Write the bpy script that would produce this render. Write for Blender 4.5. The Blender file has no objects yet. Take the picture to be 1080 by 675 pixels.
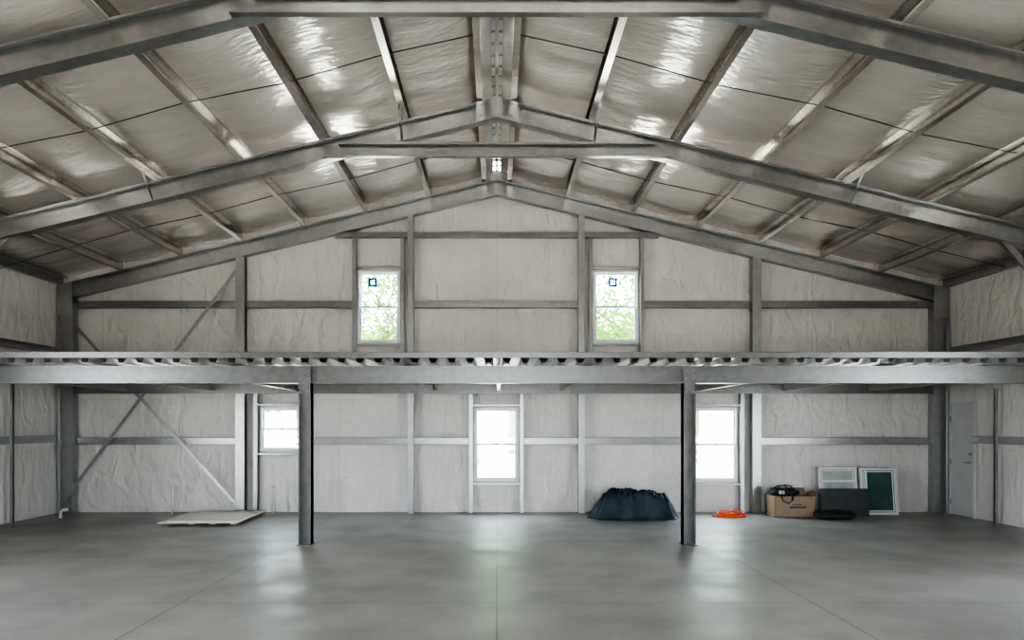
import bpy, bmesh, math, random
from mathutils import Vector, noise
random.seed(4)
S=bpy.context.scene
D=14.26; YM=10.62; YF=6.97; YB=-5.0
XL=-8.38; XR=8.62
RZ=6.36; SL=0.242
PUR_L=[-1.35,-2.54,-3.7,-4.9,-6.05,-7.2]; PUR_R=[1.39,2.63,3.86,5.05,6.22,7.35]
def rt(x): return RZ-SL*abs(x)
# ---------------- materials
def mk(name):
    m=bpy.data.materials.new(name); m.use_nodes=True
    nt=m.node_tree; return m,nt,nt.nodes['Principled BSDF']
def pmat(name,col,rough=.5,metal=0,nscale=5,var=.15,bump=0,bscale=30,stretch=(1,1,1),rvar=0,spec=.5):
    m,nt,b=mk(name)
    tc=nt.nodes.new('ShaderNodeTexCoord'); mp=nt.nodes.new('ShaderNodeMapping')
    mp.inputs['Scale'].default_value=stretch
    nt.links.new(tc.outputs['Object'],mp.inputs['Vector'])
    n=nt.nodes.new('ShaderNodeTexNoise'); n.inputs['Scale'].default_value=nscale; n.inputs['Detail'].default_value=5
    nt.links.new(mp.outputs[0],n.inputs['Vector'])
    r=nt.nodes.new('ShaderNodeValToRGB')
    r.color_ramp.elements[0].position=.3; r.color_ramp.elements[1].position=.7
    r.color_ramp.elements[0].color=tuple(c*(1-var) for c in col)+(1,)
    r.color_ramp.elements[1].color=tuple(min(1,c*(1+var)) for c in col)+(1,)
    nt.links.new(n.outputs['Fac'],r.inputs['Fac']); nt.links.new(r.outputs['Color'],b.inputs['Base Color'])
    b.inputs['Roughness'].default_value=rough; b.inputs['Metallic'].default_value=metal
    b.inputs['Specular IOR Level'].default_value=spec
    if rvar:
        mr=nt.nodes.new('ShaderNodeMapRange'); mr.inputs['To Min'].default_value=rough-rvar; mr.inputs['To Max'].default_value=rough+rvar
        nt.links.new(n.outputs['Fac'],mr.inputs['Value']); nt.links.new(mr.outputs[0],b.inputs['Roughness'])
    if bump:
        n2=nt.nodes.new('ShaderNodeTexNoise'); n2.inputs['Scale'].default_value=bscale; n2.inputs['Detail'].default_value=3
        nt.links.new(mp.outputs[0],n2.inputs['Vector'])
        bp=nt.nodes.new('ShaderNodeBump'); bp.inputs['Strength'].default_value=bump; bp.inputs['Distance'].default_value=.02
        nt.links.new(n2.outputs['Fac'],bp.inputs['Height']); nt.links.new(bp.outputs[0],b.inputs['Normal'])
    return m
STEEL=pmat('galvanised_steel',(.37,.37,.365),.32,.8,9,.08,rvar=.06)
STEELD=pmat('galvanised_steel_frame',(.31,.31,.305),.32,.82,9,.10,rvar=.06)
BEAM=pmat('mezzanine_beam_steel',(.22,.22,.22),.36,.8,9,.10,rvar=.06)
PURL=pmat('purlin_steel',(.64,.61,.57),.21,.92,9,.08,rvar=.05)
DECK=pmat('deck_steel',(.62,.61,.59),.35,.5,6,.1)
WHITE=pmat('white_vinyl_frame',(.80,.81,.80),.35,0,5,.03)
ROOFV=pmat('roof_insulation_vinyl',(.80,.745,.69),.15,.55,1.5,.05,bump=.6,bscale=6,stretch=(.8,2.6,1))
EXT=pmat('exterior_panel',(.5,.5,.48),.5,.2,3,.05)
PLY=pmat('plywood',(.78,.72,.62),.6,0,6,.08,stretch=(1,8,1))
CARD=pmat('cardboard',(.31,.225,.15),.8,0,8,.08)
BLACK=pmat('black_fabric',(.018,.018,.02),.7,0,20,.3,bump=.3)
TARP=pmat('tarp_cloth',(.010,.033,.050),.5,0,6,.3,bump=.4,bscale=14)
ORANGE=pmat('orange_cord',(.80,.13,.04),.45,0,8,.1)
DGREY=pmat('dark_grey_plastic',(.06,.065,.065),.5,0,20,.15)
GREENP=pmat('green_pane',(.055,.13,.11),.15,0,4,.2)
PANE=pmat('pale_pane',(.42,.46,.44),.15,0,4,.2)
PVC=pmat('pvc',(.75,.75,.73),.35,0,4,.03)
DOORM=pmat('door_paint',(.66,.655,.64),.4,.1,3,.04)
DARK=pmat('dark_rubber',(.03,.03,.03),.7,0,4,.1)
def translucent(name,col):
    m=bpy.data.materials.new(name); m.use_nodes=True; nt=m.node_tree; nt.nodes.clear()
    o=nt.nodes.new('ShaderNodeOutputMaterial'); mx=nt.nodes.new('ShaderNodeMixShader'); a=nt.nodes.new('ShaderNodeBsdfTranslucent'); d=nt.nodes.new('ShaderNodeBsdfDiffuse')
    n=nt.nodes.new('ShaderNodeTexNoise'); n.inputs['Scale'].default_value=1.2
    r=nt.nodes.new('ShaderNodeValToRGB'); r.color_ramp.elements[0].position=.3; r.color_ramp.elements[1].position=.7
    r.color_ramp.elements[0].color=tuple(c*.7 for c in col)+(1,); r.color_ramp.elements[1].color=tuple(min(1,c*1.25) for c in col)+(1,)
    nt.links.new(n.outputs['Fac'],r.inputs['Fac'])
    nt.links.new(r.outputs[0],a.inputs[0]); nt.links.new(r.outputs[0],d.inputs[0])
    mx.inputs[0].default_value=.45
    nt.links.new(a.outputs[0],mx.inputs[2]); nt.links.new(d.outputs[0],mx.inputs[1]); nt.links.new(mx.outputs[0],o.inputs[0]); return m
BLUE=translucent('blue_label',(.004,.10,.30))
PAPER=translucent('paper_label',(.7,.75,.75))
LEAF=translucent('leaves',(.115,.23,.05))
BARK=pmat('bark',(.12,.08,.05),.9,0,8,.3,bump=.5)
GRASS=pmat('gravel_ground',(.55,.53,.48),.9,0,2,.15)
FENCE=pmat('fence_paint',(.22,.21,.19),.7,0,5,.1)
# glass
GLASS=bpy.data.materials.new('window_glass'); GLASS.use_nodes=True
nt=GLASS.node_tree; nt.nodes.clear()
o=nt.nodes.new('ShaderNodeOutputMaterial'); mx=nt.nodes.new('ShaderNodeMixShader'); tr=nt.nodes.new('ShaderNodeBsdfTransparent'); gl=nt.nodes.new('ShaderNodeBsdfGlossy')
gl.inputs['Roughness'].default_value=.02; mx.inputs[0].default_value=.06; tr.inputs[0].default_value=(.95,.97,.96,1)
nt.links.new(tr.outputs[0],mx.inputs[1]); nt.links.new(gl.outputs[0],mx.inputs[2]); nt.links.new(mx.outputs[0],o.inputs[0])
# wall vinyl with seams
def wallmat(name,axis,col):
    m,nt,b=mk(name)
    tc=nt.nodes.new('ShaderNodeTexCoord'); sp=nt.nodes.new('ShaderNodeSeparateXYZ')
    nt.links.new(tc.outputs['Object'],sp.inputs[0])
    def math_(op,a,bv=None):
        n=nt.nodes.new('ShaderNodeMath'); n.operation=op
        nt.links.new(a,n.inputs[0])
        if bv is not None: n.inputs[1].default_value=bv
        return n.outputs[0]
    t=math_('PINGPONG',sp.outputs[axis],.76)
    s=math_('LESS_THAN',t,.010)
    n=nt.nodes.new('ShaderNodeTexNoise'); n.inputs['Scale'].default_value=1.3; n.inputs['Detail'].default_value=6
    nt.links.new(tc.outputs['Object'],n.inputs['Vector'])
    r=nt.nodes.new('ShaderNodeValToRGB'); r.color_ramp.elements[0].position=.3; r.color_ramp.elements[1].position=.7
    r.color_ramp.elements[0].color=tuple(c*.93 for c in col)+(1,); r.color_ramp.elements[1].color=tuple(c*1.04 for c in col)+(1,)
    nt.links.new(n.outputs['Fac'],r.inputs['Fac'])
    mix=nt.nodes.new('ShaderNodeMix'); mix.data_type='RGBA'
    nt.links.new(s,mix.inputs[0]); nt.links.new(r.outputs['Color'],mix.inputs[6]); mix.inputs[7].default_value=tuple(c*.88 for c in col)+(1,)
    nt.links.new(mix.outputs[2],b.inputs['Base Color'])
    b.inputs['Roughness'].default_value=.36; b.inputs['Specular IOR Level'].default_value=.5
    mp=nt.nodes.new('ShaderNodeMapping'); mp.inputs['Scale'].default_value=(2.0,2.0,1.0)
    nt.links.new(tc.outputs['Object'],mp.inputs['Vector'])
    n2=nt.nodes.new('ShaderNodeTexNoise'); n2.inputs['Scale'].default_value=1.9; n2.inputs['Detail'].default_value=3; n2.inputs['Distortion'].default_value=.8
    nt.links.new(mp.outputs[0],n2.inputs['Vector'])
    bp=nt.nodes.new('ShaderNodeBump'); bp.inputs['Strength'].default_value=1.0; bp.inputs['Distance'].default_value=.07
    nt.links.new(n2.outputs['Fac'],bp.inputs['Height']); nt.links.new(bp.outputs[0],b.inputs['Normal'])
    return m
WALLX=wallmat('wall_insulation_back',0,(.80,.755,.71))
WALLY=wallmat('wall_insulation_side',1,(.78,.74,.70))
# floor concrete
CONC,nt,b=mk('polished_concrete')
tc=nt.nodes.new('ShaderNodeTexCoord')
n=nt.nodes.new('ShaderNodeTexNoise'); n.inputs['Scale'].default_value=.6; n.inputs['Detail'].default_value=6; n.inputs['Roughness'].default_value=.6
nt.links.new(tc.outputs['Object'],n.inputs['Vector'])
r=nt.nodes.new('ShaderNodeValToRGB'); r.color_ramp.elements[0].position=.34; r.color_ramp.elements[1].position=.66
r.color_ramp.elements[0].color=(.28,.275,.26,1); r.color_ramp.elements[1].color=(.43,.425,.40,1)
nt.links.new(n.outputs['Fac'],r.inputs['Fac'])
sp=nt.nodes.new('ShaderNodeSeparateXYZ'); nt.links.new(tc.outputs['Object'],sp.inputs[0])
def M(op,a,bv=None,c=None):
    k=nt.nodes.new('ShaderNodeMath'); k.operation=op
    nt.links.new(a,k.inputs[0])
    if bv is not None:
        if isinstance(bv,float): k.inputs[1].default_value=bv
        else: nt.links.new(bv,k.inputs[1])
    return k.outputs[0]
jx=M('LESS_THAN',M('PINGPONG',sp.outputs[0],1.5),.008)
jy=M('LESS_THAN',M('PINGPONG',M('ADD',sp.outputs[1],.3),1.83),.006)
j=M('MAXIMUM',jx,jy)
mix=nt.nodes.new('ShaderNodeMix'); mix.data_type='RGBA'
nt.links.new(j,mix.inputs[0]); nt.links.new(r.outputs['Color'],mix.inputs[6]); mix.inputs[7].default_value=(.20,.20,.19,1)
nt.links.new(mix.outputs[2],b.inputs['Base Color'])
n3=nt.nodes.new('ShaderNodeTexNoise'); n3.inputs['Scale'].default_value=1.6; n3.inputs['Detail'].default_value=2
nt.links.new(tc.outputs['Object'],n3.inputs['Vector'])
mr=nt.nodes.new('ShaderNodeMapRange'); mr.inputs['From Min'].default_value=.3; mr.inputs['From Max'].default_value=.7; mr.inputs['To Min'].default_value=.31; mr.inputs['To Max'].default_value=.48
nt.links.new(n3.outputs['Fac'],mr.inputs['Value']); nt.links.new(mr.outputs[0],b.inputs['Roughness'])
b.inputs['Specular IOR Level'].default_value=.5
# ---------------- mesh builder
class MB:
    def __init__(s,name): s.name=name; s.bm=bmesh.new(); s.mats=[]
    def mi(s,m):
        if m not in s.mats: s.mats.append(m)
        return s.mats.index(m)
    def faces(s,co,fs,mat,smooth=False):
        vs=[s.bm.verts.new(c) for c in co]; k=s.mi(mat)
        for f in fs:
            try:
                F=s.bm.faces.new([vs[i] for i in f]); F.material_index=k; F.smooth=smooth
            except ValueError: pass
        return vs
    def box(s,a,b,mat):
        x0,y0,z0=[min(a[i],b[i]) for i in range(3)]; x1,y1,z1=[max(a[i],b[i]) for i in range(3)]
        co=[(x0,y0,z0),(x1,y0,z0),(x1,y1,z0),(x0,y1,z0),(x0,y0,z1),(x1,y0,z1),(x1,y1,z1),(x0,y1,z1)]
        s.faces(co,[(0,3,2,1),(4,5,6,7),(0,1,5,4),(1,2,6,5),(2,3,7,6),(3,0,4,7)],mat)
    def ext(s,prof,p0,p1,ax,ay,mat):
        p0=Vector(p0);p1=Vector(p1);ax=Vector(ax);ay=Vector(ay);n=len(prof)
        co=[p0+ax*x+ay*y for x,y in prof]+[p1+ax*x+ay*y for x,y in prof]
        fs=[tuple(range(n))[::-1],tuple(range(n,2*n))]+[(i,(i+1)%n,n+(i+1)%n,n+i) for i in range(n)]
        s.faces(co,fs,mat)
    def tube(s,pts,r,mat,seg=8,closed=False):
        pts=[Vector(p) for p in pts]; n=len(pts); co=[];fs=[]
        for i,p in enumerate(pts):
            d=(pts[min(i+1,n-1)]-pts[max(i-1,0)]).normalized()
            u=d.cross(Vector((0,0,1)) if abs(d.z)<.9 else Vector((1,0,0))).normalized(); v=d.cross(u)
            for k in range(seg):
                a=2*math.pi*k/seg; co.append(p+u*math.cos(a)*r+v*math.sin(a)*r)
        for i in range(n-1):
            for k in range(seg): fs.append((i*seg+k,i*seg+(k+1)%seg,(i+1)*seg+(k+1)%seg,(i+1)*seg+k))
        fs.append(tuple(range(seg))); fs.append(tuple((n-1)*seg+k for k in range(seg))[::-1])
        s.faces(co,fs,mat,True)
    def done(s,bevel=0,fix=True):
        if fix: bmesh.ops.recalc_face_normals(s.bm,faces=s.bm.faces)
        me=bpy.data.meshes.new(s.name); s.bm.to_mesh(me); s.bm.free()
        for m in s.mats: me.materials.append(m)
        ob=bpy.data.objects.new(s.name,me); S.collection.objects.link(ob)
        if bevel:
            mod=ob.modifiers.new('b','BEVEL'); mod.width=bevel; mod.segments=2; mod.limit_method='ANGLE'
        return ob
def C(h,b,c=.02,t=.004,fl=1):
    P=[(0,-h/2),(b,-h/2),(b,-h/2+c),(b-t,-h/2+c),(b-t,-h/2+t),(t,-h/2+t),(t,h/2-t),(b-t,h/2-t),(b-t,h/2-c),(b,h/2-c),(b,h/2),(0,h/2)]
    return [(x*fl,y) for x,y in P]
X=(1,0,0);Y=(0,1,0);Z=(0,0,1)
# ---------------- floor & exterior ground
f=MB('floor'); f.box((XL-.1,YB-.1,-.15),(XR+.1,D+.1,0),CONC); f.done()
g=MB('ground_outside'); g.box((-70,-60,-.5),(70,90,-.16),GRASS); g.done()
# ---------------- walls
def zs(x): return rt(x)+.2
def gridwall(name,mat,us,vs,holes,pos,clamp=None):
    m=MB(name); k=m.mi(mat); ke=m.mi(EXT); V={}
    def vert(u,v,layer):
        if clamp: v=min(v,clamp(u))
        key=(round(u,4),round(v,4),layer)
        if key not in V: V[key]=m.bm.verts.new(pos(u,v,layer))
        return V[key]
    for layer in (0,1):
        for i in range(len(us)-1):
            for j_ in range(len(vs)-1):
                uc=(us[i]+us[i+1])/2; vc=(vs[j_]+vs[j_+1])/2
                if any(h[0]<uc<h[1] and h[2]<vc<h[3] for h in holes): continue
                q=[vert(us[i],vs[j_],layer),vert(us[i+1],vs[j_],layer),vert(us[i+1],vs[j_+1],layer),vert(us[i],vs[j_+1],layer)]
                q2=[]
                for a in q:
                    if a not in q2: q2.append(a)
                if len(q2)<3: continue
                try:
                    F=m.bm.faces.new(q2); F.material_index=k if layer==0 else ke; F.smooth=True
                except ValueError: pass
    for h in holes:
        u0,u1,v0,v1=h
        for (a,b_) in (((u0,v0),(u1,v0)),((u1,v0),(u1,v1)),((u1,v1),(u0,v1)),((u0,v1),(u0,v0))):
            m.faces([pos(a[0],a[1],0),pos(b_[0],b_[1],0),pos(b_[0],b_[1],1),pos(a[0],a[1],1)],[(0,1,2,3)],WHITE)
    return m.done(fix=False)
def lines(a,b,step,extra):
    n=max(1,int((b-a)/step)); L=[a+(b-a)*i/n for i in range(n+1)]
    L=[v for v in L if all(abs(v-e)>step*.35 for e in extra if a<e<b) or v in (a,b)]
    return sorted(set(L+[e for e in extra if a<e<b]))
WIN=[(-4.55,-3.71,1.17,2.02),(-.44,.42,.60,2.01),(3.77,4.63,.59,2.01),(-2.67,-1.86,3.25,4.64),(1.85,2.72,3.25,4.64)]
def backpos(u,v,l):
    if l: return (u,D+.14,v)
    o=.0
    if not any(h[0]-.1<u<h[1]+.1 and h[2]-.1<v<h[3]+.1 for h in WIN):
        o=.028*noise.noise(Vector((u*1.5,v*1.0,3)))+.012*noise.noise(Vector((u*4,v*2.0,9)))
    return (u,D+o,v)
ex=[e for w in WIN for e in w[:2]]+[0]; ez=[e for w in WIN for e in w[2:]]
gridwall('wall_back',WALLX,lines(XL-.05,XR+.05,.12,ex),lines(-.02,6.7,.12,ez),WIN,backpos,clamp=lambda u:zs(u)+.04)
# front wall with a roll-up door opening
FW=[(-1.6,1.6,0,2.8)]
exf=[e for w in FW for e in w[:2]]+[0]
gridwall('wall_front',WALLX,lines(XL-.05,XR+.05,.4,exf),lines(-.02,6.7,.4,[0,2.8]),[(a,b_,-.1,d) for a,b_,c,d in FW],lambda u,v,l:(u,YB-(.14 if l else 0),v),clamp=lambda u:zs(u)+.04)
SW=(3.4,6.0,0,2.8)  # unseen opening in each side wall, added to let in raking daylight
def side(name,xw,sg):
    def pos(u,v,l):
        if l: return (xw+sg*.14,u,v)
        return (xw+.016*noise.noise(Vector((u*1.6,v*.9,7+sg))),u,v)
    gridwall(name,WALLY,lines(YB-.02,D+.02,.18,[SW[0],SW[1]]),lines(-.02,zs(xw)+.03,.18,[0,SW[3]]),[(SW[0],SW[1],-.1,SW[3])],pos)
side('wall_left',XL,-1); side('wall_right',XR,1)
# ---------------- roof (ceiling) vinyl between purlins
def roofhalf(m,xs0,sg,xw):
    k=m.mi(ROOFV); ke=m.mi(EXT)
    lim=[.07]+[.2]+[abs(p) for p in xs0]+[abs(xw)+.02]
    us=lines(lim[0],lim[-1],.1,lim[1:-1]); ys=lines(YB-.02,D+.02,.06,[])
    for layer in (0,1):
        prev=None
        for y in ys:
            row=[]
            for u in us:
                x=sg*u
                z=zs(u)
                if layer==0:
                    t=0
                    for a,b_ in zip(lim[:-1],lim[1:]):
                        if a<=u<=b_: t=(u-a)/(b_-a); w=b_-a
                    s=math.sin(math.pi*t)
                    if s>1e-4: z-=s**.8*(.055*min(1,w)+.030*noise.noise(Vector((x*1.1,y*.9,1)))+.022*noise.noise(Vector((x*.8,y*3.0,5)))+.009*noise.noise(Vector((x*1.2,y*6.5,15))))
                    z+=.003
                else: z+=.12
                row.append(m.bm.verts.new((x,y,z)))
            if prev:
                for i in range(len(us)-1):
                    F=m.bm.faces.new([prev[i],prev[i+1],row[i+1],row[i]]); F.smooth=True; F.material_index=k if layer==0 else ke
            prev=row
m=MB('ceiling'); roofhalf(m,PUR_L,-1,XL); roofhalf(m,PUR_R,1,XR); m.done(fix=False)
# ridge vent cap
m=MB('ridge_vent')
for sg in (-1,1):
    m.faces([(0,YB,RZ+.40),(0,D,RZ+.40),(sg*.4,D,zs(.4)+.145),(sg*.4,YB,zs(.4)+.145)],[(0,1,2,3)],DECK)
    m.box((sg*.075,YB,RZ+.17),(sg*.07,D,RZ+.325),STEEL)
yy=YB+.1
while yy<D-.1:
    m.box((-.07,yy,RZ+.22),(.07,yy+.03,RZ+.24),PURL); yy+=.3
m.box((-.02,YB,RZ+.20),(.02,D,RZ+.215),PURL)
m.done(fix=False)
# ---------------- purlins
def purlin(x,sg):
    m=MB('roof_purlin'); z=rt(x)+.1
    m.ext(C(.19,.085,.022,.004,-sg),(x,YB+.02,z),(x,D-.02,z),X,Z,PURL)
    for yf in (YM,YF):
        m.ext(C(.178,.075,.02,.004,-sg),(x-sg*.004,yf-.6,z-.001),(x-sg*.004,yf+.6,z-.001),X,Z,PURL)
    return m.done()
for x in PUR_L: purlin(x,-1)
for x in PUR_R: purlin(x,1)
for x,sg in ((-.2,1),(.2,-1)): purlin(x,sg)
m=MB('roof_bridging_rods')
for yb in ((YM+D)/2-.1,(YM+YF)/2,(YF+YB)/2+2.5):
    for sg,PL in ((-1,PUR_L),(1,PUR_R)):
        pts=[(sg*.2,yb,rt(.2)+.03)]+[(x,yb+.05*((i%2)*2-1),rt(x)+.03) for i,x in enumerate(PL)]+[((XL+.1) if sg<0 else (XR-.1),yb,rt(XR)+.03)]
        m.tube(pts,.007,DARK,6)
m.done()
# ---------------- main frames
def rafters(m,y,h=.29,b=.085,mat=STEELD,dbl=True):
    for xw in (XL+.06,XR-.06):
        for fl in ((1,-1) if dbl else (1,)):
            m.ext(C(h,b,.025,.006,fl),(0,y,rt(0)-h/2-.005),(xw,y,rt(xw)-h/2-.005),Y,Z,mat)
def column(m,xw,y,sg,mat=STEELD,w=.32):
    zt=rt(abs(xw)-.35)-.31-.09
    for fl in (1,-1):
        m.ext(C(w,.085,.025,.006,fl),(xw+sg*(.03+w/2),y,.012),(xw+sg*(.03+w/2),y,zt),Y,X,mat)
    m.box((xw+sg*.03,y-.12,0),(xw+sg*(.06+w),y+.12,.014),mat)
    xa=xw+sg*.03; xb=xw+sg*(.03+w)
    for yo in (-.092,.087):
        P=[(xa,zt-.25),(xb,zt-.25),(xb,rt(xb)-.01),(xa,rt(xa)-.01)]
        co=[(p,y+yo,q) for p,q in P]+[(p,y+yo+.005,q) for p,q in P]
        m.faces(co,[(0,1,2,3),(7,6,5,4),(0,4,5,1),(1,5,6,2),(2,6,7,3),(3,7,4,0)],mat)
def frame(name,y,tie,fb=True):
    m=MB(name); rafters(m,y); column(m,XL,y,1); column(m,XR,y,-1)
    if tie:
        m.faces([(-.3,y-.092,rt(.3)-.29),(-.3,y-.092,rt(.3)-.01),(0,y-.092,RZ-.01),(.3,y-.092,rt(.3)-.01),(.3,y-.092,rt(.3)-.29),(0,y-.092,RZ-.29)],[(0,1,2,3,4,5)],STEELD)
        for sx in (-.22,-.1,.1,.22):
            for dz in (-.06,-.22): m.tube([(sx,y-.09,rt(sx)+dz),(sx,y-.108,rt(sx)+dz)],.013,STEEL,6)
        zt=5.58; yy=y-.098
        L=2.46
        P=[(-L,zt-.095),(L,zt-.095),(L,zt-.05),(L-.2,zt+.095),(-L+.2,zt+.095),(-L,zt-.05)]
        co=[(px,yy,pz) for px,pz in P]+[(px,yy-.008,pz) for px,pz in P]
        m.faces(co,[(0,1,2,3,4,5),(11,10,9,8,7,6)]+[(i,(i+1)%6,6+(i+1)%6,6+i) for i in range(6)],STEELD)
        m.box((-L,yy,zt-.101),(L,yy-.085,zt-.095),STEELD)
        m.box((-L,yy-.079,zt-.095),(L,yy-.085,zt-.072),STEELD)
        m.box((-L+.2,yy,zt+.095),(L-.2,yy-.085,zt+.101),STEELD)
        m.box((-L+.2,yy-.079,zt+.072),(L-.2,yy-.085,zt+.095),STEELD)
        for xx,sg in ((XL,1),(XR,-1)):
            x1=xx+sg*1.35; 
            m.ext(C(.12,.05,.015,.005,1),(x1,y,rt(x1)-.25),(xx+sg*.25,y,rt(xx)-1.15),Y,X,STEEL)
        for x in (PUR_L[0],PUR_L[3],PUR_R[0],PUR_R[3]):
            m.tube([(x,y-.09,rt(x)-.28),(x,y-.42,rt(x)+.03)],.018,STEEL,4)
    return m.done()
frame('steel_portal_frame',YM,True); frame('steel_portal_frame',YF,True); frame('steel_portal_frame',1.2,True)
m=MB('endwall_frame')
yb=D-.14
rafters(m,yb,.30,.08,STEEL); column(m,XL,yb,1,STEEL,.30); column(m,XR,yb,-1,STEEL,.30)
def col(x,w,z1=None):
    z1=rt(x)-.3 if z1 is None else z1
    m.ext(C(.16,w,.02,.005,1),(x-w/2,yb,.01),(x-w/2,yb,z1),X,Y,STEEL)
    m.box((x-w/2-.02,yb-.1,0),(x+w/2+.02,yb+.09,.012),STEEL)
for x,w in ((-4.88,.17),(-1.64,.11),(1.61,.12),(4.94,.17)): col(x,w)
m.done()
m=MB('wall_girts_back')
def girt(x0,x1,z,h=.13,y=D-.10):
    m.box((x0,y-.055,z+h/2-.006),(x1,y+.06,z+h/2),STEEL)
    m.box((x0,y-.055,z-h/2),(x1,y+.06,z-h/2+.006),STEEL)
    m.box((x0,y-.0,z-h/2),(x1,y+.006,z+h/2),STEEL)
    m.box((x0,y-.055,z+h/2-.03),(x1,y-.049,z+h/2),STEEL)
    m.box((x0,y-.055,z-h/2),(x1,y-.049,z-h/2+.03),STEEL)
def segs(z,stops,**k):
    for a,b_ in stops: girt(a,b_,z,**k)
segs(3.98,[(-8.03,-4.97),(-4.79,-2.76),(-1.58,1.55),(2.81,4.85),(5.03,8.28)])
segs(1.37,[(-8.03,-4.97),(-3.6,-1.7),(-1.58,-.54),(.52,1.55),(1.67,3.67),(5.03,8.28)])
segs(5.31,[(-3.1,-1.7),(-1.58,1.55),(1.67,3.1)],h=.10)
segs(2.38,[(-8.03,-4.97),(-4.79,-1.7),(-1.58,1.55),(1.67,4.85),(5.03,8.28)],h=.2)
m.done()
m=MB('window_jamb_studs')
def stud(x,z0,z1,w=.07):
    m.ext(C(.14,w,.015,.004,1),(x-w/2,D-.09,z0),(x-w/2,D-.09,z1),X,Y,STEEL)
for w in WIN[:3]:
    for x in (w[0]-.055,w[1]+.055): stud(x,.005,2.27)
for w in WIN[3:]:
    for x in (w[0]-.055,w[1]+.055): stud(x,2.75,5.25)
for w in WIN:
    m.box((w[0]-.02,D-.16,w[2]-.06),(w[1]+.02,D-.02,w[2]-.03),STEEL)
    m.box((w[0]-.02,D-.16,w[3]+.03),(w[1]+.02,D-.02,w[3]+.06),STEEL)
m.done()
for xw,sg,nm in ((XL,1,'wall_girts_left'),(XR,-1,'wall_girts_right')):
    m=MB(nm)
    for z in (1.42,3.07):
        ya=D-.25; 
        y1=13.2 if (sg<0 and z<2) else ya
        for a_,b_ in (((YB+.1,SW[0]-.05),(SW[1]+.05,y1)) if z<2 else ((YB+.1,y1),)):
            m.ext(C(.13,.1,.02,.004,sg),(xw+sg*.025,a_,z),(xw+sg*.025,b_,z),X,Z,STEEL)
    y=12.55
    m.ext(C(.05,.05,.01,.004,sg),(xw+sg*.127,y,0),(xw+sg*.127,y,2.3 if sg<0 else 2.45),X,Y,STEEL)
    # eave strut on top of the wall
    m.ext(C(.17,.09,.02,.004,sg),(xw+sg*.03,YB+.02,rt(xw)+.10),(xw+sg*.03,D-.02,rt(xw)+.10),X,Z,STEEL)
    m.done()
m=MB('cross_brace_straps')
for a,b_,yo in (((-4.95,0,4.60),(-8.25,0,.2),-.235),((-8.0,0,3.56),(-4.97,0,.2),-.228)):
    y=D+yo
    a=Vector((a[0],y,a[2])); b_=Vector((b_[0],y,b_[2])); d=(b_-a).normalized(); s_=d.cross(Vector(Y))*.03
    q=Vector((0,.004,0))
    m.faces([a+s_,a-s_,b_-s_,b_+s_,a+s_+q,a-s_+q,b_-s_+q,b_+s_+q],[(0,1,2,3),(4,7,6,5),(0,4,5,1),(1,5,6,2),(2,6,7,3),(3,7,4,0)],STEEL)
m.done()
# ---------------- windows
def window(i,w,label=False):
    x0,x1,z0,z1=w; m=MB('window_%d'%i); ya=D-.03; yb_=D+.07
    def rect(a0,a1,c0,c1,t,y0,y1):
        m.box((a0,y0,c0),(a0+t,y1,c1),WHITE); m.box((a1-t,y0,c0),(a1,y1,c1),WHITE)
        m.box((a0+t,y0,c0),(a1-t,y1,c0+t),WHITE); m.box((a0+t,y0,c1-t),(a1-t,y1,c1),WHITE)
    rect(x0,x1,z0,z1,.035,ya-.02,yb_+.02)
    zm=(z0+z1)/2
    rect(x0+.035,x1-.035,z0+.035,zm+.02,.035,ya,ya+.035)
    rect(x0+.035,x1-.035,zm-.02,z1-.035,.035,ya+.037,ya+.07)
    m.box((x0+.07,ya+.015,z0+.07),(x1-.07,ya+.02,zm-.015),GLASS)
    m.box((x0+.07,ya+.05,zm+.015),(x1-.07,ya+.055,z1-.07),GLASS)
    m.box(((x0+x1)/2-.03,ya-.012,zm+.02),((x0+x1)/2+.03,ya+.02,zm+.035),WHITE)
    if label:
        lx=x0+.27 if i==4 else x0+.39; lz=z1-.21
        m.box((lx-.085,ya+.044,lz-.09),(lx+.085,ya+.048,lz-.045),BLUE)
        m.box((lx-.085,ya+.044,lz+.045),(lx+.085,ya+.048,lz+.09),BLUE)
        m.box((lx-.085,ya+.044,lz-.045),(lx-.04,ya+.048,lz+.045),BLUE)
        m.box((lx+.04,ya+.044,lz-.045),(lx+.085,ya+.048,lz+.045),BLUE)
    return m.done()
for i,w in enumerate(WIN): window(i+1,w,i>=3)
# ---------------- mezzanine
m=MB('mezzanine_platform')
YA=YM-.55
for fl in (1,-1): m.ext(C(.24,.08,.025,.006,fl),(XL+.36,YM-.19,2.39),(XR-.36,YM-.19,2.39),Y,Z,BEAM)
x=XL+.20; prof=[]
while x<XR-.24:
    prof+= [(x,2.60),(x+.03,2.535),(x+.10,2.535),(x+.13,2.60)]; x+=.25
prof=[p for p in prof if p[0]<XR-.20]
co=[];fs=[]
for p in prof: co+=[(p[0],YA,p[1]),(p[0],D-.3,p[1])]
for i in range(len(prof)-1): fs.append((2*i,2*i+2,2*i+3,2*i+1))
m.faces(co,fs,DECK)
m.box((XL+.20,YA,2.602),(XR-.20,D-.3,2.66),EXT)
m.box((XL+.20,YA-.006,2.60),(XR-.20,YA,2.675),BEAM)
m.box((XL+.20,YA-.05,2.668),(XR-.20,YA+.1,2.675),BEAM)
m.box((XL+.4,D-.32,2.27),(XR-.4,D-.3,2.53),BEAM)
for x in (-7,-5.4,-3.8,-1.2,0,1.2,3.8,5.4,7): m.ext(C(.2,.06,.02,.005,1),(x,YM-.1,2.42),(x,D-.32,2.42),X,Z,STEEL)
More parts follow.
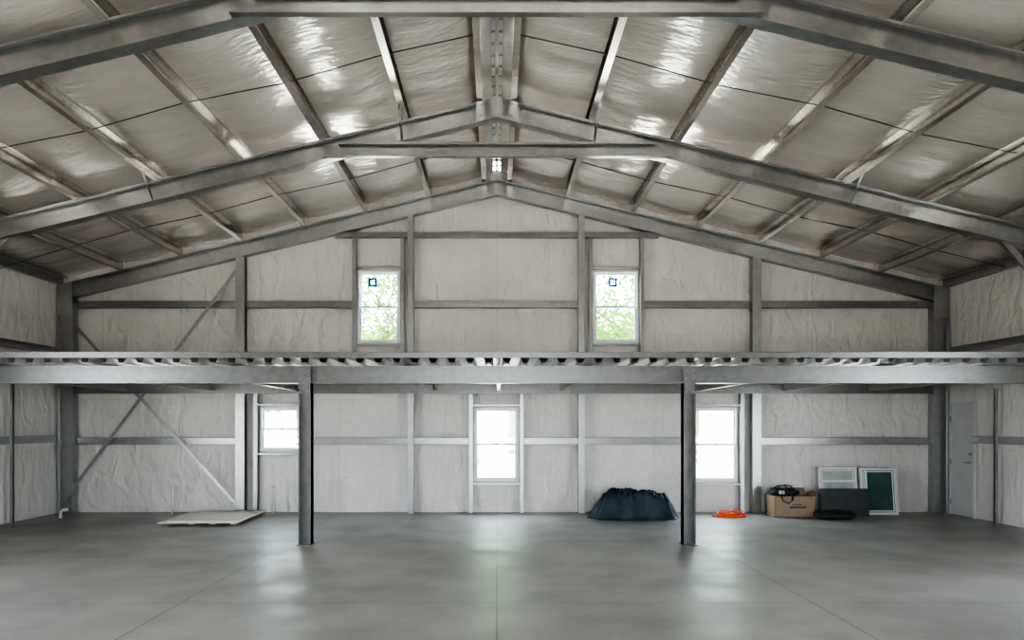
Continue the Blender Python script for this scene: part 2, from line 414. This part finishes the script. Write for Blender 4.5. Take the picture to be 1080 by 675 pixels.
for x in (-2.69,2.70):
    for fl in (1,-1): m.ext(C(.17,.075,.02,.005,fl),(x,YM-.19,.012),(x,YM-.19,2.27),Y,X,BEAM)
    m.box((x-.085,YM-.28,.012),(x-.079,YM-.10,2.27),BEAM)
    m.box((x+.079,YM-.28,.012),(x+.085,YM-.10,2.27),BEAM)
    m.box((x-.1,YM-.32,0),(x+.1,YM-.06,.012),BEAM)
    m.box((x-.085,YM-.28,2.12),(x+.085,YM-.275,2.5),BEAM)
    for bz in (2.16,2.22,2.33,2.45):
        for bx in (-.05,.05): m.tube([(x+bx,YM-.275,bz),(x+bx,YM-.292,bz)],.012,STEEL,6)
m.done()
# ---------------- door on right wall
m=MB('door_1')
y0,y1,zt=13.28,13.94,2.05; xd=XR-.06
m.box((xd-.02,y0-.03,0),(XR-.02,y0,zt+.04),DOORM); m.box((xd-.02,y1,0),(XR-.02,y1+.03,zt+.04),DOORM); m.box((xd-.02,y0,zt),(XR-.02,y1,zt+.04),DOORM)
m.box((xd,y0+.004,.01),(XR-.02,y1-.004,zt-.004),DOORM)
m.box((xd-.004,y0+.0,.0),(xd+.004,y0+.012,zt),DARK)
m.tube([(xd,y0+.08,1.0),(xd-.05,y0+.08,1.0),(xd-.055,y0+.18,1.0)],.012,STEEL,8)
m.tube([(xd,y0+.08,1.15),(xd-.02,y0+.08,1.15)],.025,STEEL,10)
for hz in (.25,1.0,1.8): m.tube([(xd-.008,y1+.0,hz-.05),(xd-.008,y1+.0,hz+.05)],.012,STEEL,8)
m.done()
# ---------------- plywood stack
m=MB('plywood_sheet_stack')
def slab(cx,cy,z,w,l,t,rot,mat):
    c,s=math.cos(rot),math.sin(rot); co=[]
    for zz in (z,z+t):
        for a,b_ in ((-w/2,-l/2),(w/2,-l/2),(w/2,l/2),(-w/2,l/2)): co.append((cx+a*c-b_*s,cy+a*s+b_*c,zz))
    m.faces(co,[(0,3,2,1),(4,5,6,7),(0,1,5,4),(1,2,6,5),(2,3,7,6),(3,0,4,7)],mat)
for xx in (-5.2,-4.85,-4.5): slab(xx,13.1,0,.09,1.2,.055,0.06,PLY)
slab(-4.98,12.98,.055,1.3,1.5,.014,.05,PLY); slab(-4.9,13.05,.070,1.22,1.5,.014,.03,PLY)
m.done()
for x,y,h in ((-6.08,13.85,.55),(-4.2,13.9,.57)):
    m=MB('pvc_pipe_stub'); m.tube([(x,y,0),(x,y,h)],.022,PVC,12); m.tube([(x,y,h-.06),(x,y,h)],.03,PVC,12); m.done()
m=MB('pvc_pipe_elbow'); m.tube([(-7.85,13.3,0),(-7.85,13.3,.12),(-7.82,13.3,.15),(-7.72,13.3,.16)],.03,PVC,10); m.done()
# ---------------- tarp covered machine
m=MB('tarp_covered_equipment')
NX,NY=120,70; W,L=1.70,.95; cx0,cy0=2.5,13.45
vs=[]
def ss(a,b_,x):
    t=max(0,min(1,(x-a)/(b_-a))); return t*t*(3-2*t)
for j_ in range(NY+1):
    for i in range(NX+1):
        u=i/NX*2-1; v=j_/NY*2-1
        r_=(abs(u)**4+abs(v)**4)**(1/4)
        th=math.atan2(v,u)
        fold=.10*noise.noise(Vector((math.cos(th)*5,math.sin(th)*5,1)))
        h=1-ss(.66+fold,.99,r_)
        p_=.36+.12*ss(-.70,-.42,u)-.02*ss(.0,.15,u)-.05*ss(.4,.6,u)-.13*ss(.64,.85,u)
        p_+=.03*math.exp(-((u+.35)**2+(v)**2)/.03)+.03*math.exp(-((u-.25)**2+(v+.2)**2)/.02)
        cr=abs(noise.noise(Vector((u*4+v*2,v*2-u,8)))); cr2=abs(noise.noise(Vector((u*9-v*3,v*5+u*2,3))))
        z=h*p_*(1-.13*(1-min(1,cr*4))-.07*(1-min(1,cr2*4))+.08*noise.noise(Vector((u*3,v*3,2))))+.02*h
        flare=1+.12*noise.noise(Vector((math.cos(th)*4,math.sin(th)*4,1)))*ss(.5,1,r_)
        if r_>.985: z=0
        vs.append((cx0+u*W/2*flare,cy0+v*L/2*flare,max(.0,z)+.002))
fs=[(j_*(NX+1)+i,j_*(NX+1)+i+1,(j_+1)*(NX+1)+i+1,(j_+1)*(NX+1)+i) for j_ in range(NY) for i in range(NX) if max(vs[j_*(NX+1)+i][2],vs[(j_+1)*(NX+1)+i+1][2],vs[j_*(NX+1)+i+1][2])>.004]
m.faces(vs,fs,TARP,True); m.done(fix=False)
# ---------------- orange cord
m=MB('orange_extension_cord')
pts=[];a=0
for i in range(300):
    a+=.16+.05*noise.noise(Vector((i*.1,0,0)))
    rx=.24+.16*noise.noise(Vector((i*.07,3,0))); ry=.16+.1*noise.noise(Vector((i*.06,9,0)))
    pts.append((4.27+rx*math.cos(a)+.12*noise.noise(Vector((i*.03,0,5))),13.5+ry*math.sin(a)+.05*noise.noise(Vector((i*.04,4,5))),.013+.10*(.5+.5*math.sin(i*.21))*(i/300)))
m.tube(pts,.012,ORANGE,6); m.done()
# ---------------- cardboard box + bag
m=MB('cardboard_box')
bx0,bx1,by0,by1,bh=5.05,5.78,13.45,13.85,.38
t=.006
m.box((bx0,by0,0),(bx1,by0+t,bh),CARD); m.box((bx0,by1-t,0),(bx1,by1,bh),CARD); m.box((bx0,by0,0),(bx0+t,by1,bh),CARD); m.box((bx1-t,by0,0),(bx1,by1,bh),CARD)
m.box((bx0,by0,0),(bx1,by1,t),CARD); m.box((bx0+t,by0+t,bh-.03),(bx1-t,by1-t,bh-.02),CARD)
m.faces([(bx1,by0,bh),(bx1,by1,bh),(bx1+.12,by1,bh+.07),(bx1+.12,by0,bh+.07)],[(0,1,2,3)],CARD)
m.faces([(bx0+.1,by1,bh),(bx1,by1,bh),(bx1,by1+.08,bh+.12),(bx0+.1,by1+.08,bh+.12)],[(0,1,2,3)],CARD)
m.box((bx0+.28,by0-.002,.16),(bx0+.58,by0,.20),DGREY); m.box((bx0+.33,by0-.002,.22),(bx0+.5,by0,.24),DGREY)
m.done(fix=False)
def blob(m,cx,cy,cz,rx,ry,rz,mat,amp=.15,seed=0,p=2.6):
    vs=[];NU,NV=28,16
    for j_ in range(NV+1):
        ph=math.pi*j_/NV-math.pi/2
        for i in range(NU):
            th=2*math.pi*i/NU
            def sp(c,e): return math.copysign(abs(c)**(2/e),c)
            d=Vector((sp(math.cos(ph),p)*sp(math.cos(th),p),sp(math.cos(ph),p)*sp(math.sin(th),p),sp(math.sin(ph),p)))
            k=1+amp*noise.noise(d*2.2+Vector((seed,0,0)))
            z=cz+d.z*rz*(k if d.z>0 else 1)
            vs.append((cx+d.x*rx*k,cy+d.y*ry*k,z))
    fs=[(j_*NU+i,j_*NU+(i+1)%NU,(j_+1)*NU+(i+1)%NU,(j_+1)*NU+i) for j_ in range(NV) for i in range(NU)]
    m.faces(vs,fs,mat,True)
m=MB('black_tool_bag')
blob(m,5.3,13.63,.44,.24,.15,.075,BLACK,.35,3)
m.tube([(5.12,13.55,.48),(5.16,13.52,.56),(5.27,13.5,.585),(5.38,13.52,.56),(5.43,13.55,.48)],.012,BLACK,6)
m.tube([(5.1,13.7,.48),(5.2,13.72,.55),(5.32,13.72,.56),(5.45,13.7,.47)],.012,BLACK,6)
m.tube([(5.2,13.47,.47),(5.17,13.43,.40),(5.2,13.435,.3),(5.3,13.435,.25),(5.38,13.435,.32),(5.36,13.43,.42)],.01,BLACK,6)
m.box((5.14,13.465,.42),(5.24,13.475,.48),PAPER)
m.done(fix=False)
m=MB('black_duffel_bag'); blob(m,6.03,13.2,.075,.34,.2,.075,BLACK,.2,8,3.2)
m.tube([(5.85,13.02,.09),(5.95,12.99,.15),(6.1,12.99,.15),(6.2,13.02,.09)],.011,BLACK,6); m.done(fix=False)
# ---------------- spare windows and mat
def leaning(name,x0,x1,h,y,lean,pane,mid=None,vert=None,t=.05):
    m=MB(name)
    def bx(a,b_,c0,c1,mat,d0,d1):
        co=[]
        for (xx,zz) in ((a,c0),(b_,c0),(b_,c1),(a,c1)):
            for dd in (d0,d1): co.append((xx,y+zz*lean+dd,zz))
        m.faces(co,[(0,2,4,6),(1,7,5,3),(0,1,3,2),(2,3,5,4),(4,5,7,6),(6,7,1,0)],mat)
    bx(x0,x0+t,0,h,WHITE,0,.05); bx(x1-t,x1,0,h,WHITE,0,.05); bx(x0+t,x1-t,0,t,WHITE,0,.05); bx(x0+t,x1-t,h-t,h,WHITE,0,.05)
    bx(x0+t,x1-t,t,h-t,pane,.02,.026)
    i0,i1,k0,k1=x0+t+.015,x1-t-.015,t+.015,h-t-.015
    for q in ((i0,i0+.02,k0,k1),(i1-.02,i1,k0,k1),(i0,i1,k0,k0+.02),(i0,i1,k1-.02,k1)): bx(q[0],q[1],q[2],q[3],WHITE,.012,.02)
    if mid: bx(x0+t,x1-t,mid-.02,mid+.02,WHITE,.005,.045)
    if vert: bx(vert-.02,vert+.02,t,h-t,WHITE,.005,.045)
    return m.done()
leaning('spare_window',6.08,6.80,.88,13.88,.12,PANE,.62,t=.04)
leaning('spare_window',6.82,7.50,.87,13.80,.12,GREENP,vert=6.93,t=.045)
m=MB('grey_ribbed_mat_panel')
X0,X1,H=5.98,6.86,.50; yb0,ln=13.62,.12
def bx2(a,b_,c0,c1,d0,d1,mat=DGREY):
    co=[]
    for (xx,zz) in ((a,c0),(b_,c0),(b_,c1),(a,c1)):
        for dd in (d0,d1): co.append((xx,yb0+zz*ln+dd,zz))
    m.faces(co,[(0,2,4,6),(1,7,5,3),(0,1,3,2),(2,3,5,4),(4,5,7,6),(6,7,1,0)],mat)
bx2(X0,X1,0,H,0,.03)
i=0
while X0+.02+i*.055<X1-.03:
    bx2(X0+.02+i*.055,X0+.045+i*.055,.02,H-.02,-.015,0); i+=1
for k in range(8): bx2(X0,X1,.02+k*.062,.035+k*.062,-.02,0)
m.done()
# ---------------- exterior trees and fence
def tree_mesh():
    m=MB('tree')
    m.tube([(0,0,-.2),(.08,.05,1.5),(.0,.1,3.2),(.1,.0,5.5)],.17,BARK,8)
    cl=[(random.uniform(-2.0,2.0),random.uniform(-1.8,1.8),random.uniform(2.6,8.5)) for _ in range(26)]
    for c in cl[:10]: m.tube([(.03,.05,max(1.5,c[2]-1.5)),c],.05,BARK,5)
    for c in cl:
        for _ in range(150):
            p=Vector(c)+Vector((random.gauss(0,.5),random.gauss(0,.5),random.gauss(0,.42)))
            u=Vector((random.gauss(0,1),random.gauss(0,1),random.gauss(0,1))).normalized(); v=u.orthogonal().normalized()
            s1=random.uniform(.07,.15); s2=s1*.55
            m.faces([p-u*s1,p+v*s2,p+u*s1,p-v*s2],[(0,1,2,3)],LEAF)
    return m.done(fix=False)
T=tree_mesh(); T.location=(-4.5,29,-.16)
for (x,y,s,r) in ((-8.5,32,1.1,1),(-1,34,1.2,2),(2.5,30,.95,3),(5.8,29,1.05,4),(9,34,1.2,5),(-12,30,1,2.5),(13,31,1.1,.5),(-5,38,1.3,5.2),(5,38,1.35,1.7),(0.8,41,1.3,4.4)):
    o=bpy.data.objects.new('tree',T.data); S.collection.objects.link(o); o.location=(x,y,-.16); o.scale=(s,s,s); o.rotation_euler=(0,0,r)
m=MB('fence')
x=-22
while x<22:
    m.box((x,26,-.16),(x+.1,26.1,1.15),FENCE); x+=2.2
for z in (.2,.5,.8,1.05): m.box((-22,25.97,z),(22,26.0,z+.13),FENCE)
m.done()
# ---------------- light
w=bpy.data.worlds.new('World'); S.world=w; w.use_nodes=True
bg=w.node_tree.nodes['Background']; bg.inputs[0].default_value=(.80,.90,1,1); bg.inputs[1].default_value=10.0
sl=bpy.data.lights.new('sun','SUN'); sl.energy=16; sl.angle=.01; sl.color=(1,.90,.76)
so=bpy.data.objects.new('sun',sl); S.collection.objects.link(so); so.rotation_euler=(math.radians(38),0,math.radians(-20))
def portal(loc,rot,sx,sy):
    l=bpy.data.lights.new('portal','AREA'); l.shape='RECTANGLE'; l.size=sx; l.size_y=sy; l.cycles.is_portal=True
    o=bpy.data.objects.new('daylight_portal',l); S.collection.objects.link(o); o.location=loc; o.rotation_euler=rot
for x0,x1,z0,z1 in WIN: portal(((x0+x1)/2,D+.16,(z0+z1)/2),(math.radians(-90),0,0),x1-x0,z1-z0)
for a,b_,c,d in FW: portal(((a+b_)/2,YB-.16,d/2),(math.radians(90),0,0),b_-a,d)
portal((XL-.16,(SW[0]+SW[1])/2,SW[3]/2),(math.radians(90),0,math.radians(-90)),SW[1]-SW[0],SW[3])
portal((XR+.16,(SW[0]+SW[1])/2,SW[3]/2),(math.radians(90),0,math.radians(90)),SW[1]-SW[0],SW[3])
# ---------------- camera
cd=bpy.data.cameras.new('camera'); co=bpy.data.objects.new('camera',cd); S.collection.objects.link(co)
co.location=(0,0,1.7); co.rotation_euler=(math.radians(90),0,0)
cd.sensor_width=36; cd.lens=26; cd.shift_x=16/1080; cd.shift_y=109.5/1080; cd.clip_end=300
S.camera=co
S.view_settings.view_transform='AgX'
S.view_settings.look='AgX - High Contrast'
S.view_settings.exposure=1.3
